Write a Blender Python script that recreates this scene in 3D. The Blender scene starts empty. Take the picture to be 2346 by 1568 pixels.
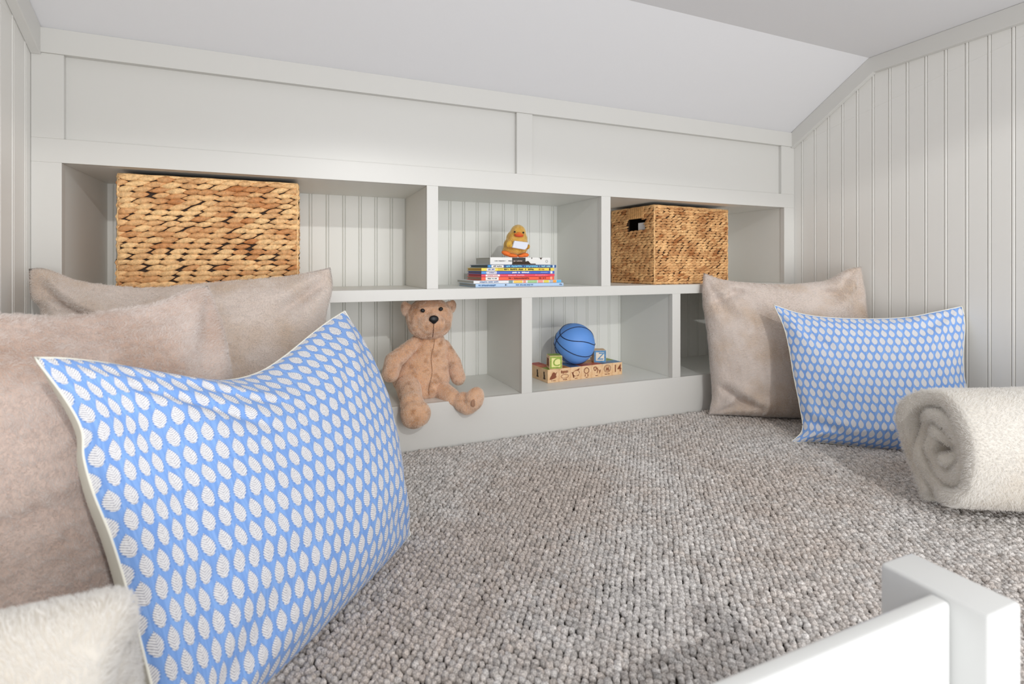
import bpy, bmesh, math, random
import numpy as np
from mathutils import Vector, Matrix, noise

random.seed(7); rng = np.random.default_rng(7)
S = bpy.context.scene
COL = S.collection
PI = math.pi

# ------------------------------------------------------------------ camera
EYE = 0.545                       # height of the lens above the carpet
YAW = math.radians(22.9)
FPX = 1183.0; CX = 1173.0; HZ = 610.0
cam_d = bpy.data.cameras.new('camera'); cam = bpy.data.objects.new('camera', cam_d); COL.objects.link(cam)
cam.location = (0, 0, EYE); cam.rotation_euler = (PI/2, 0, -YAW)
cam_d.sensor_width = 36; cam_d.lens = FPX/2346*36; cam_d.shift_y = -(784-HZ)/2346
cam_d.clip_start = 0.02
cam_d.dof.use_dof = True; cam_d.dof.focus_distance = 1.35; cam_d.dof.aperture_fstop = 5.0
S.camera = cam

# ------------------------------------------------------------------ light
w = bpy.data.worlds.new('world'); S.world = w; w.use_nodes = True
w.node_tree.nodes['Background'].inputs[0].default_value = (1.0, 1.0, 1.0, 1)
w.node_tree.nodes['Background'].inputs[1].default_value = 0.72
def lamp(name, kind, loc, energy, size=None, target=None, color=(1, 1, 1)):
    d = bpy.data.lights.new(name, kind); o = bpy.data.objects.new(name, d); COL.objects.link(o)
    o.location = loc; d.energy = energy; d.color = color
    if target is not None:
        o.rotation_euler = (Vector(target)-Vector(loc)).to_track_quat('-Z', 'Y').to_euler()
    if kind == 'AREA': d.shape = 'DISK'; d.size = size
    elif size is not None: d.shadow_soft_size = size
    return o
# recessed downlight of the room outside the loft; its can cuts the beam at 74 degrees
dl = lamp('ceiling_downlight', 'SPOT', (0.45, -1.7, EYE+1.30), 80, 0.028, color=(1.0, 0.985, 0.96))
dl.data.spot_size = math.radians(148); dl.data.spot_blend = 0.05
lamp('room_window', 'AREA', (.75, -2.2, EYE-.15), 44, 2.0, (.9, 1.2, EYE+.25))  # soft fill disc added outside the loft to brighten the nook, not a window
S.view_settings.view_transform = 'Standard'; S.view_settings.look = 'None'
S.view_settings.exposure = 0.25; S.view_settings.gamma = 1.0; S.view_settings.use_curve_mapping = False
S.cycles.max_bounces = 12; S.cycles.diffuse_bounces = 8

# ------------------------------------------------------------------ pixel helpers (survey of the photograph)
SY, CY = math.sin(YAW), math.cos(YAW)
def ray(u, v):
    a = (u-CX)/FPX; b = (HZ-v)/FPX
    return Vector((SY+CY*a, CY-SY*a, b))
def atY(u, v, Y):
    r = ray(u, v); t = Y/r.y; return Vector((r.x*t, Y, EYE+r.z*t))
def X_at(u, Y): return ray(u, HZ).x/ray(u, HZ).y*Y

# ------------------------------------------------------------------ object helpers
def srgb(r, g, b):
    f = lambda c: (c/255/12.92 if c/255 <= .04045 else ((c/255+.055)/1.055)**2.4)
    return (f(r), f(g), f(b), 1)
def link(o, parent=None):
    COL.objects.link(o)
    if parent is not None: o.parent = parent
    return o
def empty(name, loc=(0, 0, 0), rz=0):
    o = bpy.data.objects.new(name, None); o.location = loc; o.rotation_euler = (0, 0, rz); o.empty_display_size = .02
    return link(o)
def tag(o, label=None, cat=None, group=None, kind=None):
    if label: o['label'] = label
    if cat: o['category'] = cat
    if group: o['group'] = group
    if kind: o['kind'] = kind
    return o
def mesh_obj(name, verts, faces, mat, parent=None, smooth=False, uvs=None, cols=None):
    me = bpy.data.meshes.new(name)
    if isinstance(verts, np.ndarray) and isinstance(faces, np.ndarray):
        n = len(verts); k = faces.shape[1]; m = len(faces)
        me.vertices.add(n); me.vertices.foreach_set('co', verts.astype(np.float32).ravel())
        me.loops.add(m*k); me.loops.foreach_set('vertex_index', faces.astype(np.int32).ravel())
        me.polygons.add(m); me.polygons.foreach_set('loop_start', np.arange(0, m*k, k, dtype=np.int32))
        me.polygons.foreach_set('loop_total', np.full(m, k, dtype=np.int32))
        me.update(calc_edges=True); me.validate()
    else:
        me.from_pydata([tuple(v) for v in verts], [], faces); me.update()
    if uvs is not None:
        l = me.uv_layers.new(name='UVMap')
        vi = np.empty(len(me.loops), dtype=np.int32); me.loops.foreach_get('vertex_index', vi)
        l.data.foreach_set('uv', np.asarray(uvs, dtype=np.float32)[vi].ravel())
    if cols is not None:
        a = me.color_attributes.new('col', 'FLOAT_COLOR', 'POINT')
        a.data.foreach_set('color', np.asarray(cols, dtype=np.float32).ravel())
    if smooth: me.polygons.foreach_set('use_smooth', np.ones(len(me.polygons), dtype=bool))
    me.materials.append(mat)
    o = bpy.data.objects.new(name, me)
    return link(o, parent)
class B:
    """collects boxes into one mesh"""
    def __init__(s): s.v = []; s.f = []
    def box(s, x0, x1, y0, y1, z0, z1):
        n = len(s.v)
        s.v += [(x, y, z) for z in (z0, z1) for y in (y0, y1) for x in (x0, x1)]
        s.f += [[n+i for i in q] for q in ((0, 2, 3, 1), (4, 5, 7, 6), (0, 1, 5, 4), (2, 6, 7, 3), (0, 4, 6, 2), (1, 3, 7, 5))]
        return s
    def prism(s, pts, axis, a0, a1):
        """polygon pts in the plane across axis ('x','y','z')"""
        n = len(s.v); k = len(pts)
        for a in (a0, a1):
            for p, q in pts:
                s.v.append({'x': (a, p, q), 'y': (p, a, q), 'z': (p, q, a)}[axis])
        s.f.append([n+i for i in range(k)][::-1]); s.f.append([n+k+i for i in range(k)])
        for i in range(k):
            j = (i+1) % k; s.f.append([n+i, n+j, n+k+j, n+k+i])
        return s
    def make(s, name, mat, parent=None, bevel=0, seg=2, smooth=False):
        o = mesh_obj(name, s.v, s.f, mat, parent, smooth)
        bm = bmesh.new(); bm.from_mesh(o.data); bmesh.ops.recalc_face_normals(bm, faces=bm.faces); bm.to_mesh(o.data); bm.free()
        if bevel:
            m = o.modifiers.new('bevel', 'BEVEL'); m.width = bevel; m.segments = seg; m.limit_method = 'ANGLE'
            if hasattr(m, 'harden_normals'): m.harden_normals = False
        return o

# ------------------------------------------------------------------ materials
def mat(name, color=(.8, .8, .8, 1), rough=.5, bump=None, var=None, spec=.5, sheen=0):
    m = bpy.data.materials.new(name); m.use_nodes = True; nt = m.node_tree; p = nt.nodes['Principled BSDF']
    p.inputs['Base Color'].default_value = color; p.inputs['Roughness'].default_value = rough
    p.inputs['Specular IOR Level'].default_value = spec
    if sheen: p.inputs['Sheen Weight'].default_value = sheen; p.inputs['Sheen Roughness'].default_value = .5
    if bump or var:
        tc = nt.nodes.new('ShaderNodeTexCoord')
    if bump:
        sc, st = bump
        n = nt.nodes.new('ShaderNodeTexNoise'); n.inputs['Scale'].default_value = sc; n.inputs['Detail'].default_value = 4
        b = nt.nodes.new('ShaderNodeBump'); b.inputs['Strength'].default_value = st; b.inputs['Distance'].default_value = .002
        nt.links.new(tc.outputs['Object'], n.inputs['Vector']); nt.links.new(n.outputs['Fac'], b.inputs['Height']); nt.links.new(b.outputs[0], p.inputs['Normal'])
    if var:
        sc, c2, lo, hi = var
        n = nt.nodes.new('ShaderNodeTexNoise'); n.inputs['Scale'].default_value = sc; n.inputs['Detail'].default_value = 3
        r = nt.nodes.new('ShaderNodeMapRange'); r.inputs[1].default_value = lo; r.inputs[2].default_value = hi
        x = nt.nodes.new('ShaderNodeMix'); x.data_type = 'RGBA'; x.inputs[6].default_value = color; x.inputs[7].default_value = c2
        nt.links.new(tc.outputs['Object'], n.inputs['Vector']); nt.links.new(n.outputs['Fac'], r.inputs[0]); nt.links.new(r.outputs[0], x.inputs[0]); nt.links.new(x.outputs[2], p.inputs['Base Color'])
    return m
def attr_mat(name, rough=.7, bump=None, spec=.3, tint=None):
    """colour read from the mesh's own 'col' attribute"""
    m = mat(name, rough=rough, bump=bump, spec=spec); nt = m.node_tree; p = nt.nodes['Principled BSDF']
    a = nt.nodes.new('ShaderNodeAttribute'); a.attribute_name = 'col'
    if tint:   # fine fibre mottling
        sc, dark = tint
        tc = nt.nodes.new('ShaderNodeTexCoord'); n = nt.nodes.new('ShaderNodeTexNoise'); n.inputs['Scale'].default_value = sc; n.inputs['Detail'].default_value = 3; n.inputs['Roughness'].default_value = .7
        r = nt.nodes.new('ShaderNodeMapRange'); r.inputs[1].default_value = .35; r.inputs[2].default_value = .62; r.inputs[3].default_value = dark; r.inputs[4].default_value = 1.12
        x = nt.nodes.new('ShaderNodeVectorMath'); x.operation = 'SCALE'
        nt.links.new(tc.outputs['Object'], n.inputs['Vector']); nt.links.new(n.outputs['Fac'], r.inputs[0])
        nt.links.new(a.outputs['Color'], x.inputs[0]); nt.links.new(r.outputs[0], x.inputs['Scale']); nt.links.new(x.outputs[0], p.inputs['Base Color'])
    else:
        nt.links.new(a.outputs['Color'], p.inputs['Base Color'])
    return m
M = {}
M['trim'] = mat('white_trim_paint', srgb(212, 211, 207), .32, (55, .05))
M['wall'] = mat('wall_paint', srgb(230, 229, 225), .38, (40, .04))
M['ceiling'] = mat('ceiling_paint', srgb(228, 228, 230), .8, (120, .08))
M['cubby'] = mat('cubby_paint', srgb(226, 227, 223), .4, (40, .04))
M['rail'] = mat('rail_gloss_paint', srgb(222, 223, 222), .25, (30, .03))
M['carpet'] = attr_mat('woven_wool', .95, (900, .8), .1, (480, .5))
M['backing'] = mat('carpet_backing', srgb(58, 50, 45), .95)
M['hyacinth'] = attr_mat('water_hyacinth', .55, (500, .5), .35, (120, .72))
M['liner'] = mat('dark_liner', srgb(60, 42, 30), .8)
M['beige_fur'] = mat('beige_plush', srgb(208, 195, 186), .9, (60, .8), (9, srgb(196, 176, 158), .45, .68), .1, .3)
M['pink_fur'] = mat('rosy_beige_plush', srgb(208, 190, 180), .9, (60, .8), (9, srgb(190, 165, 150), .42, .66), .1, .3)
M['white_fur'] = mat('ivory_plush', srgb(216, 211, 203), .9, (60, .8), (7, srgb(210, 201, 188), .45, .7), .1, .3)
M['bear_fur'] = mat('honey_plush', srgb(216, 172, 136), .9, (220, 1.0), (38, srgb(168, 118, 80), .5, .72), .1, .3)
M['bear_pad'] = mat('brown_plush_pad', srgb(160, 122, 98), .9)
M['black'] = mat('black_plastic', srgb(14, 14, 18), .45)
M['ivory'] = mat('ivory_cotton', srgb(236, 234, 222), .85)

# ------------------------------------------------------------------ node helper for printed cloth
class NT:
    def __init__(s, nt): s.nt = nt
    def m(s, op, a, b=None, c=None, clamp=False):
        n = s.nt.nodes.new('ShaderNodeMath'); n.operation = op; n.use_clamp = clamp
        for i, x in enumerate((a, b, c)):
            if x is None: continue
            if isinstance(x, (int, float)): n.inputs[i].default_value = x
            else: s.nt.links.new(x, n.inputs[i])
        return n.outputs[0]
    def mix(s, f, a, b):
        n = s.nt.nodes.new('ShaderNodeMix'); n.data_type = 'RGBA'
        for i, x in ((0, f), (6, a), (7, b)):
            if isinstance(x, (int, float, tuple)): n.inputs[i].default_value = x
            else: s.nt.links.new(x, n.inputs[i])
        return n.outputs[2]
    def sstep(s, x, lo, hi):
        n = s.nt.nodes.new('ShaderNodeMapRange'); n.interpolation_type = 'SMOOTHSTEP'
        s.nt.links.new(x, n.inputs[0]); n.inputs[1].default_value = lo; n.inputs[2].default_value = hi
        return n.outputs[0]
def leaf_cloth(name):
    m = bpy.data.materials.new(name); m.use_nodes = True; nt = m.node_tree; p = nt.nodes['Principled BSDF']; N = NT(nt)
    p.inputs['Roughness'].default_value = .8; p.inputs['Specular IOR Level'].default_value = .2
    p.inputs['Sheen Weight'].default_value = .15
    uv = nt.nodes.new('ShaderNodeUVMap'); sp = nt.nodes.new('ShaderNodeSeparateXYZ'); nt.links.new(uv.outputs[0], sp.inputs[0])
    wob = nt.nodes.new('ShaderNodeTexNoise'); wob.inputs['Scale'].default_value = 90; nt.links.new(uv.outputs[0], wob.inputs['Vector'])
    yy = N.m('DIVIDE', sp.outputs[1], .0245); row = N.m('FLOOR', yy); ly = N.m('SUBTRACT', N.m('FRACT', yy), .5)
    xx = N.m('ADD', N.m('DIVIDE', sp.outputs[0], .0200), N.m('MULTIPLY', N.m('MODULO', row, 2.0), .5))
    lx = N.m('SUBTRACT', N.m('FRACT', xx), .5)
    lx = N.m('ADD', lx, N.m('MULTIPLY', N.m('SUBTRACT', wob.outputs[0], .5), .03))
    ax = N.m('ABSOLUTE', lx)
    t = N.m('DIVIDE', ly, .49)
    up_ = N.m('SUBTRACT', 1.0, N.m('POWER', N.m('MAXIMUM', t, 0.0), 1.55))
    dn_ = N.m('POWER', N.m('MAXIMUM', N.m('SUBTRACT', 1.0, N.m('POWER', N.m('MAXIMUM', N.m('MULTIPLY', t, -1.0), 0.0), 2.3)), 0.0), .62)
    wd = N.m('MULTIPLY', N.m('MULTIPLY', up_, dn_), .368)
    barb = N.m('SINE', N.m('MULTIPLY', N.m('SUBTRACT', N.m('MULTIPLY', ly, 9.0), N.m('MULTIPLY', ax, 5.0)), 2*PI))
    d = N.m('ADD', N.m('SUBTRACT', wd, ax), N.m('MULTIPLY', barb, .034))
    leaf = N.sstep(d, -.004, .02)
    edge = N.m('MULTIPLY', N.sstep(d, -.055, -.02), N.m('SUBTRACT', 1.0, leaf))
    n2 = nt.nodes.new('ShaderNodeTexNoise'); n2.inputs['Scale'].default_value = 420; nt.links.new(uv.outputs[0], n2.inputs['Vector'])
    dash = N.m('MULTIPLY', N.sstep(N.m('ADD', barb, N.m('MULTIPLY', N.m('SUBTRACT', n2.outputs[0], .5), 3.0)), -.1, -.8), .8)
    rib = N.m('MULTIPLY', N.m('SUBTRACT', 1.0, N.sstep(ax, .0, .03)), .25)
    white = N.mix(N.m('MAXIMUM', dash, rib), srgb(240, 240, 242), srgb(154, 154, 170))
    slub = nt.nodes.new('ShaderNodeTexNoise'); mp = nt.nodes.new('ShaderNodeMapping'); mp.inputs['Scale'].default_value = (260, 12, 1)
    nt.links.new(uv.outputs[0], mp.inputs[0]); nt.links.new(mp.outputs[0], slub.inputs['Vector']); slub.inputs['Scale'].default_value = 1
    blue = N.mix(N.sstep(slub.outputs[0], .35, .7), srgb(122, 162, 226), srgb(140, 180, 238))
    blue = N.mix(N.m('MULTIPLY', edge, .75), blue, srgb(92, 128, 192))
    nt.links.new(N.mix(leaf, blue, white), p.inputs['Base Color'])
    h = N.m('ADD', N.m('MULTIPLY', leaf, .6), N.m('MULTIPLY', N.m('MULTIPLY', leaf, barb), .35))
    b = nt.nodes.new('ShaderNodeBump'); b.inputs['Strength'].default_value = .5; b.inputs['Distance'].default_value = .0012
    nt.links.new(h, b.inputs['Height']); nt.links.new(b.outputs[0], p.inputs['Normal'])
    return m
def stripe_cloth(name):
    m = bpy.data.materials.new(name); m.use_nodes = True; nt = m.node_tree; p = nt.nodes['Principled BSDF']; N = NT(nt)
    p.inputs['Roughness'].default_value = .85
    uv = nt.nodes.new('ShaderNodeUVMap'); sp = nt.nodes.new('ShaderNodeSeparateXYZ'); nt.links.new(uv.outputs[0], sp.inputs[0])
    f = N.m('FRACT', N.m('DIVIDE', sp.outputs[0], .062))
    band = N.m('MULTIPLY', N.sstep(f, .44, .46), N.m('SUBTRACT', 1.0, N.sstep(f, .92, .94)))
    l1 = N.m('LESS_THAN', N.m('ABSOLUTE', N.m('SUBTRACT', f, .44)), .03); l2 = N.m('LESS_THAN', N.m('ABSOLUTE', N.m('SUBTRACT', f, .94)), .03)
    c = N.mix(band, srgb(232, 230, 218), srgb(168, 176, 200)); c = N.mix(N.m('MAXIMUM', l1, l2), c, srgb(48, 52, 72))
    nt.links.new(c, p.inputs['Base Color'])
    return m
M['leaf_cloth'] = leaf_cloth('blue_leaf_print_cotton')
M['stripe_cloth'] = stripe_cloth('striped_backing_cotton')

# ================================================================== THE SETTING
XL, XR, YF, YB = -0.549, 1.890, 1.50, 1.825
Z_FLAT, Y_FOLD, Z_LOW = EYE+.736, 1.190, 1.091
B().box(XL-.03, XR+.03, .22, YB+.02, -.09, -.002).make('floor', M['backing'])['kind'] = 'structure'
slope = (Z_FLAT-Z_LOW)/(YF-Y_FOLD)
Y_EDGE = .32
c = B().prism([(Y_EDGE, Z_FLAT), (Y_FOLD, Z_FLAT), (YF+.02, Z_LOW-.02*slope), (YF+.02, Z_LOW-.02*slope+.04), (Y_FOLD+.01, Z_FLAT+.03), (Y_EDGE, Z_FLAT+.03)], 'x', XL-.03, XR+.03)
c.make('ceiling', M['ceiling'])['kind'] = 'structure'

def bead_profile(a0, a1, pitch, phase, depth=.0032):
    """board-and-bead profile: list of (along, height) with height 0 at the board face"""
    pts = [(a0, 0.0)]
    k0 = math.ceil((a0-phase)/pitch)
    c = phase+k0*pitch
    while c < a1-.006:
        if c > a0+.006:
            g, b = .0014, .0030
            pts += [(c-b-2*g, 0), (c-b-g, -depth), (c-b, -.0006)]
            pts += [(c+b*math.cos(t), .0006*math.sin(t)+.0) for t in np.linspace(PI*.8, PI*.2, 4)]
            pts += [(c+b, -.0006), (c+b+g, -depth), (c+b+2*g, 0)]
        c += pitch
    pts.append((a1, 0.0))
    return pts
def bead_panel(name, axis, face, sign, a0, a1, z0, z1, pitch, phase, thick, m, parent=None, ztop=None):
    """axis 'y': panel in a plane of constant x, running along y. sign = direction the face looks"""
    pts = bead_profile(a0, a1, pitch, phase)
    n = len(pts); V = []; F = []
    zt = (lambda a: z1) if ztop is None else ztop
    for a, h in pts:
        for z in (z0, zt(a)):
            V.append((face+sign*h, a, z) if axis == 'y' else (a, face+sign*h, z))
    for i in range(n-1): F.append([2*i, 2*i+2, 2*i+3, 2*i+1])
    k = len(V); bk = face-sign*thick
    for a in (a0, a1):
        for z in (z0, zt(a)): V.append((bk, a, z) if axis == 'y' else (a, bk, z))
    F += [[k, k+1, k+3, k+2], [0, 1, k+1, k], [2*n-2, k+2, k+3, 2*n-1], [0, k, k+2]+[2*i for i in range(n-1, 0, -1)], [1, k+1, k+3]+[2*i+1 for i in range(n-1, 0, -1)]]
    o = mesh_obj(name, V, F, m, parent)
    bm = bmesh.new(); bm.from_mesh(o.data); bmesh.ops.recalc_face_normals(bm, faces=bm.faces); bm.to_mesh(o.data); bm.free()
    return o
zc = lambda y: Z_FLAT if y <= Y_FOLD else Z_FLAT-(y-Y_FOLD)*slope
# side walls: two stretches joined so the top follows the ceiling
def side_wall(name, face, sign, phase):
    o = bead_panel(name, 'y', face, sign, .22, YB+.02, -.09, 0, .0553, phase, .03, M['wall'], ztop=lambda a: zc(a)-.0005)
    o['kind'] = 'structure'; return o
B().box(XL-.02, XR+.02, YB+.010, YB+.03, -.09, .88).make('wall_back', M['wall'])['kind'] = 'structure'
side_wall('wall_right', XR, -1, .2475)
side_wall('wall_left', XL, 1, .26)
# flat trim boards under the ceiling
TW, TT = .055, .019
def side_trim(name, face, sign, slope_only=False):
    ang = math.atan(slope); off = TW/math.cos(ang)
    yk = Y_FOLD - TW*math.tan(ang/2)
    pts = [(YF-.001, zc(YF)-.0005), (Y_FOLD, Z_FLAT-.0005), (Y_EDGE, Z_FLAT-.0005), (Y_EDGE, Z_FLAT-TW), (yk, Z_FLAT-TW), (YF-.001, zc(YF)-off)]
    o = B().prism(pts, 'x', face, face+sign*TT).make(name, M['trim'], bevel=.0015); o['kind'] = 'structure'
side_trim('trim_1', XR-.0003, -1); side_trim('trim_2', XL+.0003, 1)

# ================================================================== BUILT-IN BOOKCASE
case = empty('built_in_bookcase', ((XL+XR)/2, YF, 0))
tag(case, 'long white built-in bookcase with open cubbies under two recessed panels', 'bookcase')
def cpart(b, name, m, bevel=0.0008):
    o = b.make(name, m, case, bevel=bevel, seg=2); o.matrix_parent_inverse = Matrix.Translation((-(XL+XR)/2, -YF, 0)); return o
FT = .019                                            # face-frame thickness
ZB, ZM0, ZM1, ZT, ZP0, ZP1 = .139, .444, .477, .783, .838, 1.032
UP = [(-.493, .361), (.3955, .964), (1.0008, 1.833)]
LO = [(-.493, .0575), (.0925, .667), (.7036, 1.266), (1.3026, 1.833)]
e = .0006
cpart(B().box(XL+e, XR-e, YF, YF+FT, 0, ZB), 'base_board', M['trim'])
cpart(B().box(XL+e, XR-e, YF, YF+FT, ZT, ZP0), 'frame_rail', M['trim'])
cpart(B().box(UP[0][0], UP[2][1], YF, YF+FT, ZM0, ZM1), 'frame_rail', M['trim'])
cpart(B().box(XL+e, UP[0][0], YF, YF+FT, ZB, ZT), 'frame_stile', M['trim'])
cpart(B().box(UP[2][1], XR-e, YF, YF+FT, ZB, ZT), 'frame_stile', M['trim'])
for a, b_ in zip(UP[:-1], UP[1:]): cpart(B().box(a[1], b_[0], YF, YF+FT, ZM1, ZT), 'frame_stile', M['trim'])
for a, b_ in zip(LO[:-1], LO[1:]): cpart(B().box(a[1], b_[0], YF, YF+FT, ZB, ZM0), 'frame_stile', M['trim'])
cpart(B().box(XL+.001, XR-.001, YF-.004, YF+FT, ZP1, Z_LOW-.002), 'crown_board', M['trim'], .001)
PX = [(-.489, .650), (.705, 1.8165)]
cpart(B().box(XL+e, PX[0][0], YF, YF+FT, ZP0, ZP1), 'frame_stile', M['trim'])
cpart(B().box(PX[0][1], PX[1][0], YF, YF+FT, ZP0, ZP1), 'frame_stile', M['trim'])
cpart(B().box(PX[1][1], XR-e, YF, YF+FT, ZP0, ZP1), 'frame_stile', M['trim'])
for a, b_ in PX: cpart(B().box(a, b_, YF+.013, YF+FT, ZP0, ZP1), 'recessed_panel', M['trim'], 0)
# shelves, dividers and backs behind the frame
y0 = YF+FT
cpart(B().box(XL+.02, XR-.02, y0, YB, ZT, ZT+.018), 'top_board', M['cubby'])
cpart(B().box(XL+.02, XR-.02, y0, YB, ZM1-.019, ZM1), 'shelf', M['cubby'])
cpart(B().box(XL+.02, XR-.02, y0, YB, ZB-.018, ZB), 'bottom_shelf', M['cubby'])
def div(x0, x1, z0, z1): cpart(B().box(x0, x1, y0, YB, z0, z1), 'divider', M['cubby'])
for row, (z0, z1) in ((UP, (ZM1, ZT)), (LO, (ZB, ZM1-.019))):
    div(row[0][0]-.02, row[0][0]-.002, z0, z1); div(row[-1][1]+.002, row[-1][1]+.02, z0, z1)
    for a, b_ in zip(row[:-1], row[1:]):
        div(a[1]+.002, b_[0]-.002, z0, z1)
def back(z0, z1):
    o = bead_panel('back_panel', 'x', YB, -1, XL+.02, XR-.02, z0, z1, .0527, .050, .008, M['cubby'], case)
    o.matrix_parent_inverse = Matrix.Translation((-(XL+XR)/2, -YF, 0))
back(ZB, ZT)

# ================================================================== CARPET
def carpet():
    W_, H_ = .0126, .0162
    xs = np.arange(XL+.004, XR-.002, W_); ys = np.arange(.225, YF-.004, H_/2)
    P = []
    for j, y in enumerate(ys):
        r = np.stack([xs+(W_/2 if j % 2 else 0), np.full(len(xs), y)], 1); P.append(r)
    P = np.concatenate(P); P = P[P[:, 0] < XR-.005]
    n = len(P)
    P = P+rng.normal(0, .0010, P.shape)
    P[:, 0] += .0012*np.sin(P[:, 1]*37+P[:, 0]*3); 
    # one loop of yarn: low dome, rings x segments
    SEG = 8; rings = [(.80, 0.0), (1.0, .45), (.78, .82), (.36, .98)]
    T = [(r*math.cos(2*PI*k/SEG), r*math.sin(2*PI*k/SEG), z) for r, z in rings for k in range(SEG)]+[(0, 0, 1.0)]
    T = np.array(T); F = []
    for i in range(len(rings)-1):
        for k in range(SEG):
            a, b = i*SEG+k, i*SEG+(k+1) % SEG
            F.append((a, b, b+SEG)); F.append((a, b+SEG, a+SEG))
    top = len(rings)*SEG
    for k in range(SEG): F.append((top-SEG+k, top-SEG+(k+1) % SEG, top))
    F = np.array(F)
    sx = rng.normal(.0050, .0005, n); sy = rng.normal(.0066, .0007, n); sz = rng.normal(.0092, .0012, n)
    an = rng.normal(.38, .22, n); ca, sa = np.cos(an), np.sin(an)
    lx = T[None, :, 0]*sx[:, None]; ly = T[None, :, 1]*sy[:, None]
    lump = 1+rng.normal(0, .07, (n, len(T)))
    V = np.empty((n, len(T), 3))
    tilt = rng.normal(0, .12, n)[:, None]
    V[..., 0] = P[:, 0, None]+(lx*ca[:, None]-ly*sa[:, None])*lump
    V[..., 1] = P[:, 1, None]+(lx*sa[:, None]+ly*ca[:, None])*lump
    V[..., 2] = T[None, :, 2]*sz[:, None]*lump+ly*tilt-.001
    V[..., 1] = np.minimum(V[..., 1], YF-.0005)
    V[..., 0] = np.clip(V[..., 0], XL+.0005, XR-.0005)
    FF = (F[None]+(np.arange(n)*len(T))[:, None, None]).reshape(-1, 3)
    # yarn colour: grey beige with browner drifts
    big = np.array([noise.noise((x*2.6, y*2.6, 3.1)) for x, y in P])
    mid = np.array([noise.noise((x*11, y*11, 8.0)) for x, y in P])
    f = np.clip(.5+1.1*big+.5*mid+rng.normal(0, .18, n), 0, 1)[:, None]
    c0 = np.array(srgb(236, 232, 229)[:3]); c1 = np.array(srgb(222, 211, 203)[:3])
    C = c0*(1-f)+c1*f
    C = C*np.clip(rng.normal(1.0, .12, n), .6, 1.15)[:, None]
    cols = np.ones((n, len(T), 4)); cols[..., :3] = C[:, None, :]
    cols[..., :3] *= (.45+.55*np.clip(T[:, 2]*1.6, 0, 1))[None, :, None]*0+1
    o = mesh_obj('carpet_pile', V.reshape(-1, 3), FF, M['carpet'], smooth=True, cols=cols.reshape(-1, 4))
    tag(o, 'grey beige looped carpet pile covering the loft floor', 'carpet', kind='stuff')
carpet()

# ================================================================== GUARD RAIL
rail = empty('guard_rail', (.55, .29, 0))
tag(rail, 'white painted guard rail with end post at the loft edge', 'railing')
def rp(b, name, bev):
    o = b.make(name, M['rail'], rail, bevel=bev, seg=4, smooth=True); o.matrix_parent_inverse = Matrix.Translation((-.55, -.29, 0))
    return o
h = .30
rp(B().box(1.822*h, 1.992*h, .823*h, 1.123*h, 0, EYE-h), 'post', .004)
rp(B().box(XL+.002, 1.822*h-.0005, .915*h, .971*h, EYE-h-.003-.14, EYE-h-.003), 'top_board', .0045)
rp(B().box(XL+.002, 1.822*h-.0005, .915*h, .971*h, 0.0, .03), 'bottom_board', .003)

# ================================================================== PILLOWS
class Plane:
    def __init__(s, O, e1, lean, flip=1):
        s.O = Vector(O); e = Vector((e1[0], e1[1], 0)).normalized(); s.e1 = e
        nh = Vector((e.y, -e.x, 0))*flip
        ph = math.radians(lean); s.e2 = -nh*math.sin(ph)+Vector((0, 0, math.cos(ph))); s.n = nh*math.cos(ph)+Vector((0, 0, math.sin(ph)))
    def px(s, u, v):
        r = ray(u, v); C0 = Vector((0, 0, EYE)); t = (s.O-C0).dot(s.n)/r.dot(s.n); p = C0+r*t-s.O
        return (p.dot(s.e1), p.dot(s.e2))
def catmull(pts, N):
    P = np.array(pts, float); P = np.vstack([2*P[0]-P[1], P, 2*P[-1]-P[-2]])
    out = []
    for i in range(1, len(P)-2):
        for t in np.linspace(0, 1, 24, endpoint=False):
            a, b, c_, d = P[i-1], P[i], P[i+1], P[i+2]
            out.append(.5*((2*b)+(-a+c_)*t+(2*a-5*b+4*c_-d)*t*t+(-a+3*b-3*c_+d)*t**3))
    out.append(P[-2]); out = np.array(out)
    L = np.concatenate([[0], np.cumsum(np.linalg.norm(np.diff(out, axis=0), axis=1))]); L /= L[-1]
    q = np.linspace(0, 1, N+1)
    return np.stack([np.interp(q, L, out[:, 0]), np.interp(q, L, out[:, 1])], 1)
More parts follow.
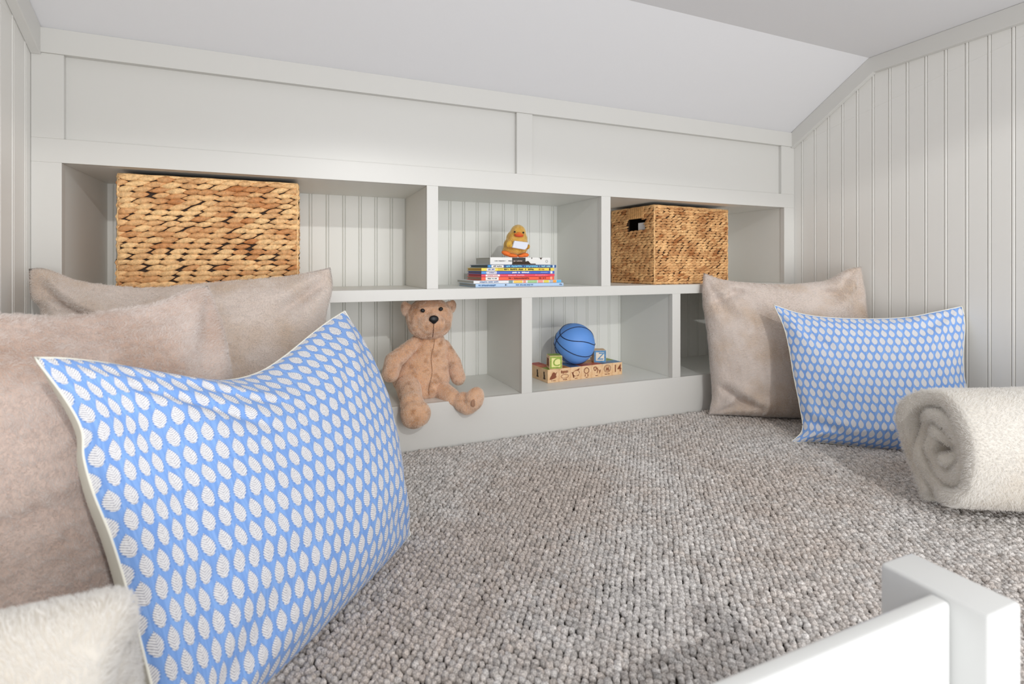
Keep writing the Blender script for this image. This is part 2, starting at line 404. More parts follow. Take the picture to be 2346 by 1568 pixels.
def pillow(pl, top, right, bottom, left, Tf, Tb, N=84, seed=1, wr=.006, clampf=None, size=(.5, .5), pw=2.3, ex=.62, drop=0.0, folds=(), ucols=None, exb=1.0):
    """edges in plane coordinates; top/bottom run left->right, left/right run bottom->top"""
    T, R, Bm, Lf = (catmull(x, N) for x in (top, right, bottom, left))
    p = np.linspace(0, 1, N+1)[:, None, None]; q = np.linspace(0, 1, N+1)[None, :, None]
    c = (1-q)*Bm[:, None]+q*T[:, None]+(1-p)*Lf[None]+p*R[None]-((1-p)*(1-q)*Bm[0]+p*(1-q)*Bm[-1]+(1-p)*q*T[0]+p*q*T[-1])
    x = 2*p[..., 0]-1; y = 2*q[..., 0]-1; x, y = np.broadcast_arrays(x, y)
    prof = ((1-np.abs(x)**pw)*(1-np.abs(y)**pw)).clip(0)**ex
    # softer, heavier towards the bottom
    prof = prof*(1-.18*y)
    rr = random.Random(seed)
    wk = np.zeros_like(prof)
    edge = np.minimum(1-np.abs(x), 1-np.abs(y))
    for sx_ in (-1, 1):
        for sy_ in (-1, 1):
            dx = 1-sx_*x; dy = 1-sy_*y; d = np.hypot(dx, dy); an = np.arctan2(dy, dx+1e-6)
            wk += wr*1.3*np.exp(-((d-.45)/.33)**2)*np.sin(an*rr.uniform(7, 10)+rr.uniform(0, 6))
    nz = np.array([[noise.noise((pp*3.2+seed*7, qq*3.2, seed))*.9+noise.noise((pp*7+seed, qq*7, seed+5))*.45 for qq in p[:, 0, 0]] for pp in p[:, 0, 0]])
    pk = np.array([noise.noise((t*14+seed, seed*3.3, 1.0)) for t in p[:, 0, 0]])
    puck = np.exp(-(1-np.abs(y))/.16)*pk[:, None]+np.exp(-(1-np.abs(x))/.16)*pk[None, :]
    fold = np.zeros_like(prof)
    for (fx, fy, fa, fl, fw, fd) in folds:      # crease: centre, angle, length, width, depth
        a = math.radians(fa); u_ = (x-fx)*math.cos(a)+(y-fy)*math.sin(a); v_ = -(x-fx)*math.sin(a)+(y-fy)*math.cos(a)
        v_ = v_+.12*u_*u_
        fold += -fd*np.exp(-(v_/fw)**2)*np.exp(-(u_/fl)**4)+.6*fd*np.exp(-((v_-fw*2.2)/(fw*1.5))**2)*np.exp(-(u_/fl)**4)
    gate = (edge/.10).clip(0, 1)
    hf = Tf*prof+(wk+nz*wr+puck*wr*.8+fold)*gate
    hb = Tb*prof**exb+(nz*wr)*gate
    O = np.array(pl.O); e1 = np.array(pl.e1); e2 = np.array(pl.e2); n = np.array(pl.n)
    base = O+c[..., :1]*e1+c[..., 1:2]*e2
    Fv = base+hf[..., None]*n; Bv = base-hb[..., None]*n
    if clampf: Fv = clampf(Fv); Bv = clampf(Bv)
    for A in (Fv, Bv): A[..., 2] = np.maximum(A[..., 2], .0065)
    sm = base+(Tf*prof)[..., None]*n
    du = np.concatenate([np.zeros((1, N+1)), np.cumsum(np.linalg.norm(np.diff(sm, axis=0), axis=2), 0)], 0)
    dv = np.concatenate([np.zeros((N+1, 1)), np.cumsum(np.linalg.norm(np.diff(sm, axis=1), axis=2), 1)], 1)
    du = du/du[-1:]; dv = dv/dv[:, -1:]
    if ucols: du = np.repeat(np.interp(p[:, 0, 0], np.linspace(0, 1, len(ucols)), ucols)[:, None], N+1, 1)/size[0]
    uv = np.stack([du*size[0], dv*size[1]], -1)
    return Fv, Bv, uv
def grid_faces(N, flip=False):
    i = np.arange(N); I, J = np.meshgrid(i, i, indexing='ij'); a = I*(N+1)+J
    f = np.stack([a, a+(N+1), a+(N+1)+1, a+1], -1).reshape(-1, 4)
    return f[:, ::-1] if flip else f
def rim_points(G):
    N = G.shape[0]-1
    return np.concatenate([G[:, 0], G[N, 1:], G[N-1::-1, N], G[0, N-1:0:-1]])
def tube(pts, r, seg=8, closed=False, col=None):
    pts = np.asarray(pts, float); n = len(pts)
    tg = np.roll(pts, -1, 0)-np.roll(pts, 1, 0) if closed else np.gradient(pts, axis=0)
    tg /= np.linalg.norm(tg, axis=1)[:, None]+1e-12
    up = np.array([0, 0, 1.0]); V = []
    for k in range(n):
        if abs(tg[k] @ up) > .95: s = np.cross(tg[k], [1, 0, 0])
        else: s = np.cross(tg[k], up)
        s /= np.linalg.norm(s); t2 = np.cross(s, tg[k]); rr = r[k] if hasattr(r, '__len__') else r
        for j in range(seg):
            a = 2*PI*j/seg; V.append(pts[k]+rr*(math.cos(a)*s+math.sin(a)*t2))
    F = []
    for k in range(n if closed else n-1):
        k2 = (k+1) % n
        for j in range(seg): F.append((k*seg+j, k*seg+(j+1) % seg, k2*seg+(j+1) % seg, k2*seg+j))
    return np.array(V), np.array(F)
def relink(o, root):
    o.parent = root; o.matrix_parent_inverse = root_matrix(root).inverted(); return o
def root_matrix(r): return Matrix.Translation(r.location) @ r.rotation_euler.to_matrix().to_4x4()

FUR = True
STR = {}
def strand_mat(m):
    if m.name in STR: return STR[m.name]
    n = m.copy(); n.name = m.name+'_strand'; nt = n.node_tree; p = nt.nodes['Principled BSDF']
    for l in list(p.inputs['Normal'].links): nt.links.remove(l)
    g = nt.nodes.new('ShaderNodeGamma'); g.inputs[1].default_value = .30
    src = p.inputs['Base Color'].links[0].from_socket if p.inputs['Base Color'].links else None
    if src: nt.links.new(src, g.inputs[0])
    else: g.inputs[0].default_value = p.inputs['Base Color'].default_value
    d = nt.nodes.new('ShaderNodeBsdfDiffuse'); t = nt.nodes.new('ShaderNodeBsdfTranslucent'); x = nt.nodes.new('ShaderNodeMixShader'); x.inputs[0].default_value = .35
    nt.links.new(g.outputs[0], d.inputs[0]); nt.links.new(g.outputs[0], t.inputs[0]); nt.links.new(d.outputs[0], x.inputs[1]); nt.links.new(t.outputs[0], x.inputs[2])
    nt.links.new(x.outputs[0], nt.nodes['Material Output'].inputs['Surface']); STR[m.name] = n
    return n
def fur(o, count, length, seed=1, radius=.00018, lay=1.7, down=.6, clump=.006, swirl=7.0, cull=-.35, name='plush_pile', parent=None):
    """short pile: hair curves rooted on the evaluated surface of o, combed down and swirled"""
    if not FUR: return
    r = np.random.default_rng(seed)
    dg = bpy.context.evaluated_depsgraph_get(); dg.update(); ev = o.evaluated_get(dg); me = ev.to_mesh(); me.calc_loop_triangles()
    nv = len(me.vertices); co = np.empty(nv*3); me.vertices.foreach_get('co', co); co = co.reshape(-1, 3)
    no = np.empty(nv*3); me.vertices.foreach_get('normal', no); no = no.reshape(-1, 3)
    tr = np.empty(len(me.loop_triangles)*3, dtype=np.int32); me.loop_triangles.foreach_get('vertices', tr); tr = tr.reshape(-1, 3)
    ev.to_mesh_clear()
    a, b, c_ = co[tr[:, 0]], co[tr[:, 1]], co[tr[:, 2]]
    ar = np.linalg.norm(np.cross(b-a, c_-a), axis=1)
    mw = np.array(o.matrix_world); wc = (a+b+c_)/3 @ mw[:3, :3].T+mw[:3, 3]
    tn = (no[tr].mean(1)) @ mw[:3, :3].T
    toc = np.array([0, 0, EYE])-wc; toc /= np.linalg.norm(toc, axis=1)[:, None]
    ar = ar*((tn*toc).sum(1) > cull)
    pick = r.choice(len(tr), size=count, p=ar/ar.sum())
    u = r.random((count, 2)); fl_ = u.sum(1) > 1; u[fl_] = 1-u[fl_]
    w0 = 1-u.sum(1)
    P = a[pick]*w0[:, None]+b[pick]*u[:, :1]+c_[pick]*u[:, 1:]
    Nn = no[tr[pick, 0]]*w0[:, None]+no[tr[pick, 1]]*u[:, :1]+no[tr[pick, 2]]*u[:, 1:]
    Nn /= np.linalg.norm(Nn, axis=1)[:, None]+1e-9
    # smooth swirl field from a handful of waves plus a small clump field
    def field(P, f, k, sd):
        q_ = np.random.default_rng(sd); out = np.zeros((len(P), 3))
        for _ in range(k):
            d = q_.normal(size=3); d /= np.linalg.norm(d); out += q_.normal(size=3)[None]*np.sin((P @ d)[:, None]*f*q_.uniform(.6, 1.5)+q_.uniform(0, 6, 3)[None])
        return out/math.sqrt(k)
    comb = field(P, swirl*2*PI*.5, 7, seed)*.9+field(P, 2*PI/.022, 10, seed+1)*.55+field(P, 2*PI/clump, 10, seed+2)*.35+r.normal(0, .25, P.shape)
    comb[:, 2] -= down
    comb -= (comb*Nn).sum(1)[:, None]*Nn
    L = length*r.uniform(.7, 1.15, count)
    d1 = Nn*1.0+comb*lay*.5; d1 /= np.linalg.norm(d1, axis=1)[:, None]
    d2 = Nn*.45+comb*lay; d2 /= np.linalg.norm(d2, axis=1)[:, None]
    p0 = P-Nn*.0006; p1 = p0+d1*L[:, None]*.5; p2 = p1+d2*L[:, None]*.5
    pts = np.stack([p0, p1, p2], 1).reshape(-1, 3).astype(np.float32)
    hc = bpy.data.hair_curves.new(name); hc.add_curves([3]*count)
    hc.attributes['position'].data.foreach_set('vector', pts.ravel())
    ra = hc.attributes.get('radius') or hc.attributes.new('radius', 'FLOAT', 'POINT')
    ra.data.foreach_set('value', np.tile(np.array([radius, radius*.9, radius*.25], dtype=np.float32), count))
    hc.materials.append(strand_mat(o.data.materials[0]))
    h_ = bpy.data.objects.new(name, hc); link(h_, parent or o)
    return h_

def fur_pillow(name, m, label, pl, top, right, bottom, left, Tf, Tb, group=None, count=90000, length=.0065, **kw):
    Fv, Bv, uv = pillow(pl, top, right, bottom, left, Tf, Tb, **kw)
    N = Fv.shape[0]-1; root_loc = Vector(pl.O)
    V = np.concatenate([Fv.reshape(-1, 3), Bv.reshape(-1, 3)])
    F = np.concatenate([grid_faces(N), grid_faces(N, True)+(N+1)**2])
    o = mesh_obj(name, V-np.array(root_loc), F, m, smooth=True)
    bm = bmesh.new(); bm.from_mesh(o.data); bmesh.ops.remove_doubles(bm, verts=bm.verts, dist=.0004); bmesh.ops.recalc_face_normals(bm, faces=bm.faces)
    if bm.calc_volume(signed=True) < 0: bmesh.ops.reverse_faces(bm, faces=bm.faces)
    bm.to_mesh(o.data); bm.free()
    o.location = root_loc
    tag(o, label, 'pillow', group)
    fur(o, count, length, seed=kw.get('seed', 1))
    return o
def clamp_case(A): A[..., 1] = np.minimum(A[..., 1], YF-.006); return A
def clamp_left(A): A[..., 0] = np.maximum(A[..., 0], XL+.008); return A
def clamp_right(A): A[..., 0] = np.minimum(A[..., 0], XR-.008); A[..., 1] = np.minimum(A[..., 1], YF-.008); return A

# A: beige plush leaning on the bookcase, left
pA = Plane((-.53, 1.30, 0), (1, 0), 13)
q = pA.px
fur_pillow('plush_pillow', M['beige_fur'], 'beige plush pillow leaning on the bookcase below the large left basket', pA,
    [q(66, 616), q(105, 616), q(180, 643), q(262, 655), q(345, 660), q(450, 651), q(560, 642), q(650, 634), q(708, 624), q(757, 613)],
    [(.58, .01), (.575, .2), q(742, 800), q(748, 720), q(762, 660), q(757, 613)],
    [(.03, .008), (.3, .006), (.58, .01)],
    [(.03, .008), (.02, .3), q(92, 722), q(70, 680), q(66, 616)],
    .10, .055, seed=3, clampf=lambda A: clamp_left(clamp_case(A)), size=(.6, .55), wr=.007,
    folds=[(-.1, .62, 20, .35, .05, .014), (.78, .76, 35, .2, .05, .016), (-.80, .74, -30, .2, .05, .014)])
# B: rosy plush against the left wall
pB = Plane((-.448, .703, 0), (.75, .66), 15)
q = pB.px
fur_pillow('plush_pillow', M['pink_fur'], 'rosy beige plush pillow behind the large blue leaf-print pillow', pB,
    [(.0, .515), q(0, 722), q(100, 727), q(200, 720), q(300, 706), q(375, 690), q(432, 664), q(476, 655)],
    [(.50, .01), (.495, .2), q(530, 950), q(523, 855), q(505, 740), q(476, 655)],
    [(.02, .008), (.25, .006), (.50, .01)],
    [(.02, .008), (.035, .25), (.0, .515)],
    .085, .06, seed=11, clampf=clamp_left, size=(.5, .5), wr=.006, length=.007, count=130000,
    folds=[(-.15, .35, 8, .5, .05, .006), (-.2, -.1, 5, .4, .05, .006)])
# C: beige plush in the right corner
pC = Plane((1.40, 1.42, 0), (.87, -.49), 5)
q = pC.px
fur_pillow('plush_pillow', M['beige_fur'], 'beige plush pillow standing in the right corner against bookcase and wall', pC,
    [q(1612, 626), q(1650, 640), q(1700, 647), q(1780, 652), q(1850, 648), q(1900, 640), q(1940, 618), q(1973, 611)],
    [(.50, .01), (.49, .25), q(1984, 760), q(1982, 690), q(1973, 611)],
    [q(1624, 950), (.1, .012), (.3, .008), (.50, .01)],
    [q(1624, 950), q(1632, 905), q(1628, 850), q(1620, 760), q(1610, 690), q(1612, 626)],
    .085, .055, pw=2.7, ex=.5, seed=23, clampf=clamp_right, size=(.5, .54), wr=.006,
    folds=[(-.72, .74, 35, .22, .05, .018), (.60, .76, -28, .25, .05, .014), (-.70, -.72, -35, .28, .055, .020), (-.55, -.80, -20, .2, .04, .010)])

def print_pillow(label, pl, edges, Tf, Tb, size, **kw):
    Fv, Bv, uv = pillow(pl, *edges, Tf, Tb, size=size, **kw)
    N = Fv.shape[0]-1
    root = empty('leaf_print_pillow', pl.O); tag(root, label, 'pillow')
    o1 = mesh_obj('front_cover', Fv.reshape(-1, 3)-np.array(pl.O), grid_faces(N), M['leaf_cloth'], root, True, uv.reshape(-1, 2)); o1['label'] = 'blue cotton front printed with white leaves'
    o2 = mesh_obj('back_cover', Bv.reshape(-1, 3)-np.array(pl.O), grid_faces(N, True), M['stripe_cloth'], root, True, uv.reshape(-1, 2)); o2['label'] = 'cream back cover with grey blue stripes'
    V, F = tube(rim_points(Fv)-np.array(pl.O), .0016, 6, True)
    o3 = mesh_obj('piping', V, F, M['ivory'], root, True); o3['label'] = 'thin ivory seam piping'
    return root
pD1 = Plane((-.116, .643, 0), (.656, .755), 27)
q = pD1.px
print_pillow('large blue leaf-print pillow leaning in front of the plush pillows', pD1,
    ([q(80, 820), q(150, 822), q(240, 832), q(340, 850), q(440, 868), q(520, 872), q(590, 855), q(650, 818), q(715, 765), q(755, 735), q(790, 713)],
     [q(940, 1226), q(918, 1130), q(893, 1000), q(868, 890), q(832, 790), q(790, 713)],
     [(.0, .008), (.12, .004), (.3, .004), (.45, .004), q(940, 1226)],
     [(.0, .008), q(330, 1500), q(285, 1330), q(252, 1225), q(214, 1130), q(192, 1050), q(187, 985), q(150, 915), q(80, 820)]),
    .095, .086, (.5, .43), exb=.62, ucols=[0, .090, .152, .206, .256, .302, .344, .384, .426, .462, .490, .52], seed=5, wr=.0035, N=110, pw=2.4, ex=.6,
    folds=[(-.62, .66, -32, .35, .035, .007), (-.35, .74, -28, .25, .03, .005), (-.68, .05, -12, .25, .05, .003), (.45, .62, 40, .3, .05, .004), (-.6, -.35, -8, .3, .05, .003)])
pD2 = Plane((1.404, 1.1216, 0), (.79, -.613), 18)
q = pD2.px
print_pillow('smaller blue leaf-print pillow leaning on the plush pillow in the right corner', pD2,
    ([q(1773, 699), q(1830, 718), q(1900, 728), q(2000, 731), q(2080, 727), q(2140, 716), q(2206, 702)],
     [(.49, .01), (.49, .12), q(2212, 880), q(2206, 820), q(2210, 750), q(2206, 702)],
     [q(1812, 1014), (.08, .012), (.25, .006), (.4, .006), (.49, .01)],
     [q(1812, 1014), q(1838, 985), q(1832, 930), q(1818, 860), q(1808, 800), q(1796, 750), q(1773, 699)]),
    .062, .07, (.5, .42), exb=.62, seed=9, wr=.0035, N=96, clampf=clamp_right, pw=2.4, ex=.6,
    folds=[(-.8, -.7, -20, .3, .05, .009), (-.72, .6, -35, .3, .04, .006)])

# ================================================================== ROLLED THROWS
def rolled_throw(label, centre, axis, length, a, b, turns, thick, seed, shear=0.0, cap_in=.0, count=3000, flare=0.0, ragged=.036):
    ax = Vector((axis[0], axis[1], 0)).normalized(); hx = Vector((-ax.y, ax.x, 0))       # hx: horizontal across the roll
    K = int(64*turns); R = 14; V = []
    rr = random.Random(seed)
    for i in range(K+1):
        f = i/K; th = -PI*.5+.35+f*turns*2*PI
        s = 1-f*.86
        nzv = noise.noise((f*turns*3.1, seed, 0))*.12
        A, Bb = (a-thick/2)*s*(1+nzv), (b-thick/2)*s*(1+nzv*.6)
        cx_, cz_ = A*math.cos(th), Bb*math.sin(th)
        # flatten the foot
        z = cz_+b; 
        cx_ += shear*(z-b)
        dx, dz = -A*math.sin(th), Bb*math.cos(th); L = math.hypot(dx, dz)+1e-9; nx, nz_ = dz/L, -dx/L
        e0 = -.004+noise.noise((f*15, seed, 3))*ragged+(1-s)*cap_in; e1 = length+noise.noise((f*7, seed, 9))*.01
        tk = thick*(.98+.25*noise.noise((f*14, seed, 5)))*(.35 if i in (0, K) else 1)
        # stadium section along the axis
        for j in range(R):
            t = 2*PI*j/R; c_, s_ = math.cos(t), math.sin(t)
            al = (e0+tk/2*(1-max(0, -c_))) if c_ < -.01 else (e1-tk/2*(1-max(0, c_)) if c_ > .01 else (e0+e1)/2)
            if abs(c_) <= .01: al = (e0+e1)/2
            off = tk/2*(abs(s_)**.7)*(1 if s_ > 0 else -1)
            lump = noise.noise((al*11+seed, f*turns*5, off*20))*.011
            px_, pz_ = cx_+nx*(off+lump), z+nz_*(off+lump)
            pt = ax*al+hx*(px_*(1+flare*al/length))+Vector((0, 0, max(pz_*(1+.35*flare*al/length), .012)))
            V.append(pt)
    F = []
    for i in range(K):
        for j in range(R): F.append((i*R+j, (i+1)*R+j, (i+1)*R+(j+1) % R, i*R+(j+1) % R))
    F.append(tuple(range(R))); F.append(tuple(range(K*R, K*R+R))[::-1])
    o = mesh_obj('rolled_throw', V, F, M['white_fur'], smooth=True)
    bm = bmesh.new(); bm.from_mesh(o.data); bmesh.ops.recalc_face_normals(bm, faces=bm.faces); bm.to_mesh(o.data); bm.free()
    bm = bmesh.new(); bm.from_mesh(o.data)
    if bm.calc_volume(signed=True) < 0: bmesh.ops.reverse_faces(bm, faces=bm.faces)
    bm.to_mesh(o.data); bm.free()
    m = o.modifiers.new('soft', 'SUBSURF'); m.levels = 1; m.render_levels = 1
    o.location = centre
    tag(o, label, 'throw blanket')
    fur(o, count, .0075, seed=seed, radius=.00024, lay=.9, down=.2)
    return o
rolled_throw('ivory fluffy throw rolled up in front of the smaller blue pillow', (1.285, .676, 0), (.89, -.456), .60, .130, .143, 2.9, .036, 2, shear=.10, cap_in=.022, count=170000, flare=.15)
rolled_throw('ivory fluffy throw rolled up at the foot of the large blue pillow', (-.132, .520, 0), (-1, -.02), .40, .082, .146, 2.6, .038, 8, shear=0, ragged=.008, count=110000)

# ================================================================== BASKETS
def weave_face(w, h, pitch, rowh, length, seed, hole=None):
    """slanted strands lying on a face of size w x h in local (x, z), outwards = +y. returns V, F, colour"""
    r = np.random.default_rng(seed); V = []; F = []; C = []
    NS, NR = 9, 6
    rows = int(round(h/rowh)); rowh = h/rows
    for j in range(rows):
        zc_ = (j+.5)*rowh; k = -1; xo = r.uniform(0, pitch)
        tw = .21+r.normal(0, .03)
        while True:
            k += 1
            xc = xo+(k-.5)*pitch+r.normal(0, pitch*.07)
            if xc > w+pitch*.3: break
            L = length*r.uniform(.85, 1.2); hh = rowh*r.uniform(1.1, 1.4); tk = rowh*r.uniform(.36, .5)
            if hole and hole[0] < xc < hole[1] and hole[2] < zc_ < hole[3]: continue
            ang = tw+r.normal(0, .05); c0 = len(V)
            tone = r.beta(2.6, 1.4)
            for s in range(NS):
                t = -1+2*s/(NS-1); wd = (1-abs(t)**1.9)**.85
                wd = max(wd, .04)
                cx_ = xc+t*L/2*math.cos(ang); cz_ = zc_+t*L/2*math.sin(ang)*.75+.0006*math.sin(xc*40+j)
                cx_ = min(max(cx_, 0.0), w)
                for q_ in range(NR):
                    a = 2*PI*q_/NR
                    V.append((cx_, tk*(.15+.85*wd)*math.cos(a)*.9+tk*.25*(1-t*.6), cz_+hh*.5*wd*math.sin(a)))
                    C.append((tone, abs(t)))
            for s in range(NS-1):
                for q_ in range(NR):
                    F.append((c0+s*NR+q_, c0+s*NR+(q_+1) % NR, c0+(s+1)*NR+(q_+1) % NR, c0+(s+1)*NR+q_))
    return np.array(V), np.array(F), np.array(C)
def basket(label, loc, rz, w, d, h, pitch, rowh, length, light, dark, seed, hole_side=None, bow=0.0):
    root = empty('wicker_basket', loc, rz); tag(root, label, 'basket')
    VV, FF, CC = [], [], []; n = 0
    faces = [((0, 0), 0, w), ((w, 0), PI/2, d), ((w, d), PI, w), ((0, d), -PI/2, d)]
    for k, ((ox, oy), an, ln) in enumerate(faces):
        hole = (ln*.42, ln*.78, h*.70, h*.86) if hole_side == k else None
        V, F, C = weave_face(ln, h, pitch, rowh, length, seed+k, hole)
        V[:, 1] *= -1
        if bow: V[:, 1] -= bow*np.sin(np.clip(V[:, 0]/ln, 0, 1)*PI)*np.sin(np.clip(V[:, 2]/h, 0, 1)*PI)
        ca, sa = math.cos(an), math.sin(an)
        P = np.stack([ox+V[:, 0]*ca-V[:, 1]*sa, oy+V[:, 0]*sa+V[:, 1]*ca, V[:, 2]], 1)
        VV.append(P); FF.append(F+n); CC.append(C); n += len(P)
    V = np.concatenate(VV); F = np.concatenate(FF); C = np.concatenate(CC)
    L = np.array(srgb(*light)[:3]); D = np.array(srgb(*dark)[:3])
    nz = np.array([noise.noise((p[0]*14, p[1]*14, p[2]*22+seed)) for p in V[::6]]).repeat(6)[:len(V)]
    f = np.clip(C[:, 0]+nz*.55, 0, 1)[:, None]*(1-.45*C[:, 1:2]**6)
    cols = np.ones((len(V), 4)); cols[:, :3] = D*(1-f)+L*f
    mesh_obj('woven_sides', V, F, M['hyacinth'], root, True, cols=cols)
    def cc(o, col):
        a = o.data.color_attributes.new('col', 'FLOAT_COLOR', 'POINT'); k = len(o.data.vertices)
        a.data.foreach_set('color', np.tile(np.array(srgb(*col)), k).astype(np.float32)); return o
    # liner: thin walls inside the weave, floor
    t = .003; lin = B()
    if hole_side is None: lin.box(t, w-t, t, t*2, .004, h-.004).box(t, w-t, d-2*t, d-t, .004, h-.004).box(t, 2*t, t*2, d-2*t, .004, h-.004).box(w-2*t, w-t, t*2, d-2*t, .004, h-.004)
    else:
        lin.box(t, w-t, t, t*2, .004, h-.004).box(t, w-t, d-2*t, d-t, .004, h-.004).box(w-2*t, w-t, t*2, d-2*t, .004, h-.004)
        # left wall with the hand hole
        ya, yb = d-d*.78-.004, d-d*.42+.004; za, zb = h*.70-.003, h*.86+.002
        lin.box(t, 2*t, t*2, ya, .004, h-.004).box(t, 2*t, yb, d-2*t, .004, h-.004).box(t, 2*t, ya, yb, .004, za).box(t, 2*t, ya, yb, zb, h-.004)
    lin.box(t, w-t, t, d-t, .001, .004)
    lin.make('liner', M['liner'], root)
    # corner bindings and rims
    bnd = [((0, 0), (0, 0)), ((w, 0), (w, 0)), ((w, d), (w, d)), ((0, d), (0, d))]
    for (x, y), _ in bnd:
        pts = [(x+.0008*math.sin(z*90), y, z) for z in np.linspace(.003, h-.002, 26)]
        V, F = tube(pts, [.0034+.0009*math.sin(i*2.1) for i in range(26)], 7); cc(mesh_obj('corner_binding', V, F, M['hyacinth'], root, True), light)
    for nm, z in (('rim', h-.001), ('base_rim', .0045)):
        ring = []
        for (x0, y0_), (x1, y1_) in (((0, 0), (w, 0)), ((w, 0), (w, d)), ((w, d), (0, d)), ((0, d), (0, 0))):
            for s in np.linspace(0, 1, 18, endpoint=False): ring.append((x0+(x1-x0)*s, y0_+(y1_-y0_)*s, z))
        V, F = tube(ring, [.0042+.0006*math.sin(i*1.7) for i in range(len(ring))], 7, True); cc(mesh_obj(nm, V, F, M['hyacinth'], root, True), light)
    if hole_side is not None:
        ya, yb = d-d*.78, d-d*.42
        g = B()
        k = 15
        for i in range(k):
            y = ya+(yb-ya)*(i+.5)/k
            g.box(-.0055-.001*(i % 2), .004, y-(yb-ya)/k*.46, y+(yb-ya)/k*.46, h*.855, h*.995)
        cc(g.make('handle_wrap', M['hyacinth'], root, bevel=.001), (226, 176, 116))
        tgp = B().box(.0065, .0085, ya+.004, ya+(yb-ya)*.48, h*.705, h*.80).make('paper_tag', mat('tag_card', srgb(214, 214, 218), .6), root, bevel=.003)
        tgp['label'] = 'pale grey paper tag inside the hand hole'
    return root
basket('large straw-coloured woven basket in the upper left cubby', (-.395, 1.538, ZM1+.001), 0.0, .403, .262, .292, .036, .0137, .047, (246, 204, 148), (194, 128, 76), 31, bow=.002)
basket('brown woven basket with a hand hole in the upper right cubby', (1.222, 1.546, ZM1+.001), math.radians(4.5), .384, .245, .291, .026, .0098, .035, (240, 192, 134), (172, 110, 60), 47, hole_side=3)

# ================================================================== TEDDY BEAR
def blob_mesh(name, blobs, m, parent, voxel=.004, smooth=6, parent_loc=None, fuzz=0, children=25):
    """blobs: (centre, radii, euler) joined into one skin"""
    V = []; F = []
    bm = bmesh.new()
    for c_, r_, eu in blobs:
        mt = Matrix.Translation(Vector(c_)-Vector(parent_loc)) @ Matrix.Rotation(eu[2], 4, 'Z') @ Matrix.Rotation(eu[1], 4, 'Y') @ Matrix.Rotation(eu[0], 4, 'X') @ Matrix.Diagonal((*r_, 1))
        bmesh.ops.create_icosphere(bm, subdivisions=3, radius=1, matrix=mt)
    me = bpy.data.meshes.new(name); bm.to_mesh(me); bm.free(); me.materials.append(m)
    o = bpy.data.objects.new(name, me); link(o, parent)
    r = o.modifiers.new('skin', 'REMESH'); r.mode = 'VOXEL'; r.voxel_size = voxel; r.use_smooth_shade = True
    s = o.modifiers.new('smooth', 'SMOOTH'); s.factor = .6; s.iterations = smooth
    return o
def chain(p0, p1, r0, r1, k=5, flat=1.0):
    p0, p1 = Vector(p0), Vector(p1)
    return [(p0.lerp(p1, i/(k-1)), ((r0+(r1-r0)*i/(k-1)),)*2+((r0+(r1-r0)*i/(k-1))*flat,), (0, 0, 0)) for i in range(k)]
bl = Vector((atY(968, 900, 1.61).x, 1.61, ZB))
bear = empty('teddy_bear', bl); tag(bear, 'honey brown plush teddy bear sitting in the lower cubby', 'teddy bear')
kw = dict(parent=bear, parent_loc=bl)
tor = [(atY(966, 866, 1.612), (.092, .066, .062), (0, 0, 0)), (atY(975, 838, 1.615), (.080, .060, .062), (0, 0, 0)), (atY(985, 805, 1.612), (.061, .049, .055), (0, 0, 0)), (atY(988, 780, 1.608), (.042, .038, .03), (0, 0, 0)), (atY(972, 890, 1.60), (.068, .056, .036), (0, 0, 0))]
blob_mesh('torso', tor, M['bear_fur'], **kw)
head = [(atY(984, 726, 1.60), (.074, .056, .060), (0, 0, 0)), (atY(985, 745, 1.588), (.068, .052, .043), (0, 0, 0)), (atY(990, 742, 1.556), (.044, .034, .033), (0, 0, 0))]
ho = blob_mesh('head', head, M['bear_fur'], **kw)
def sub(name, blobs, m, par, voxel=.003):
    o = blob_mesh(name, blobs, m, par, voxel, 4, bl); return o
sub('ear', [(atY(929, 708, 1.605), (.014, .010, .024), (0, -.15, 0)), (atY(936, 712, 1.603), (.014, .012, .022), (0, 0, 0))], M['bear_fur'], ho)
sub('ear', [(atY(1035, 703, 1.605), (.014, .010, .022), (0, .2, 0)), (atY(1028, 706, 1.603), (.014, .012, .022), (0, 0, 0))], M['bear_fur'], ho)
for u, v in ((968.5, 712), (1010, 708.5)):
    sub('eye', [(atY(u, v, 1.5475), (.0072, .005, .0062), (0, .4 if u < 990 else -.4, 0))], M['black'], ho, .0012)
sub('nose', [(atY(994, 731.5, 1.523), (.0150, .0075, .0115), (0, 0, 0)), (atY(994, 734.5, 1.524), (.0095, .0065, .0110), (0, 0, 0))], M['black'], ho, .0014)
to_ = bpy.data.objects['torso']; dgr = bpy.context.evaluated_depsgraph_get(); dgr.update(); tev = to_.evaluated_get(dgr)
sp_ = []
for v_ in range(778, 908, 6):
    d_ = ray(993-(v_-778)*.075+2.2*math.sin(v_*.09), v_); hit, hp, hn, _i = tev.ray_cast(Vector((0, 0, EYE))-bl, d_)
    if hit: sp_.append(tuple(hp+hn*.0022))
if len(sp_) > 3:
    V, F = tube(sp_, .0007, 6); mesh_obj('belly_seam', V, F, mat('tan_thread', srgb(140, 96, 66), .8), to_, True)
hev = ho.evaluated_get(dgr); mp_ = []
for u_, v_ in ((993.6, 742), (993.2, 748), (992.8, 754), (992.3, 760), (991.8, 766), (991.3, 771)):
    hit, hp, hn, _i = hev.ray_cast(Vector((0, 0, EYE))-bl, ray(u_, v_))
    if hit: mp_.append(tuple(hp+hn*.0030))
V, F = tube(mp_, .0008, 6); mesh_obj('mouth_stitch', V, F, mat('brown_thread', srgb(84, 44, 36), .8), ho, True)
blob_mesh('arm', chain(atY(955, 783, 1.60), atY(902, 828, 1.585), .020, .027)+chain(atY(902, 828, 1.585), atY(894, 858, 1.575), .027, .024, 4), M['bear_fur'], **kw)
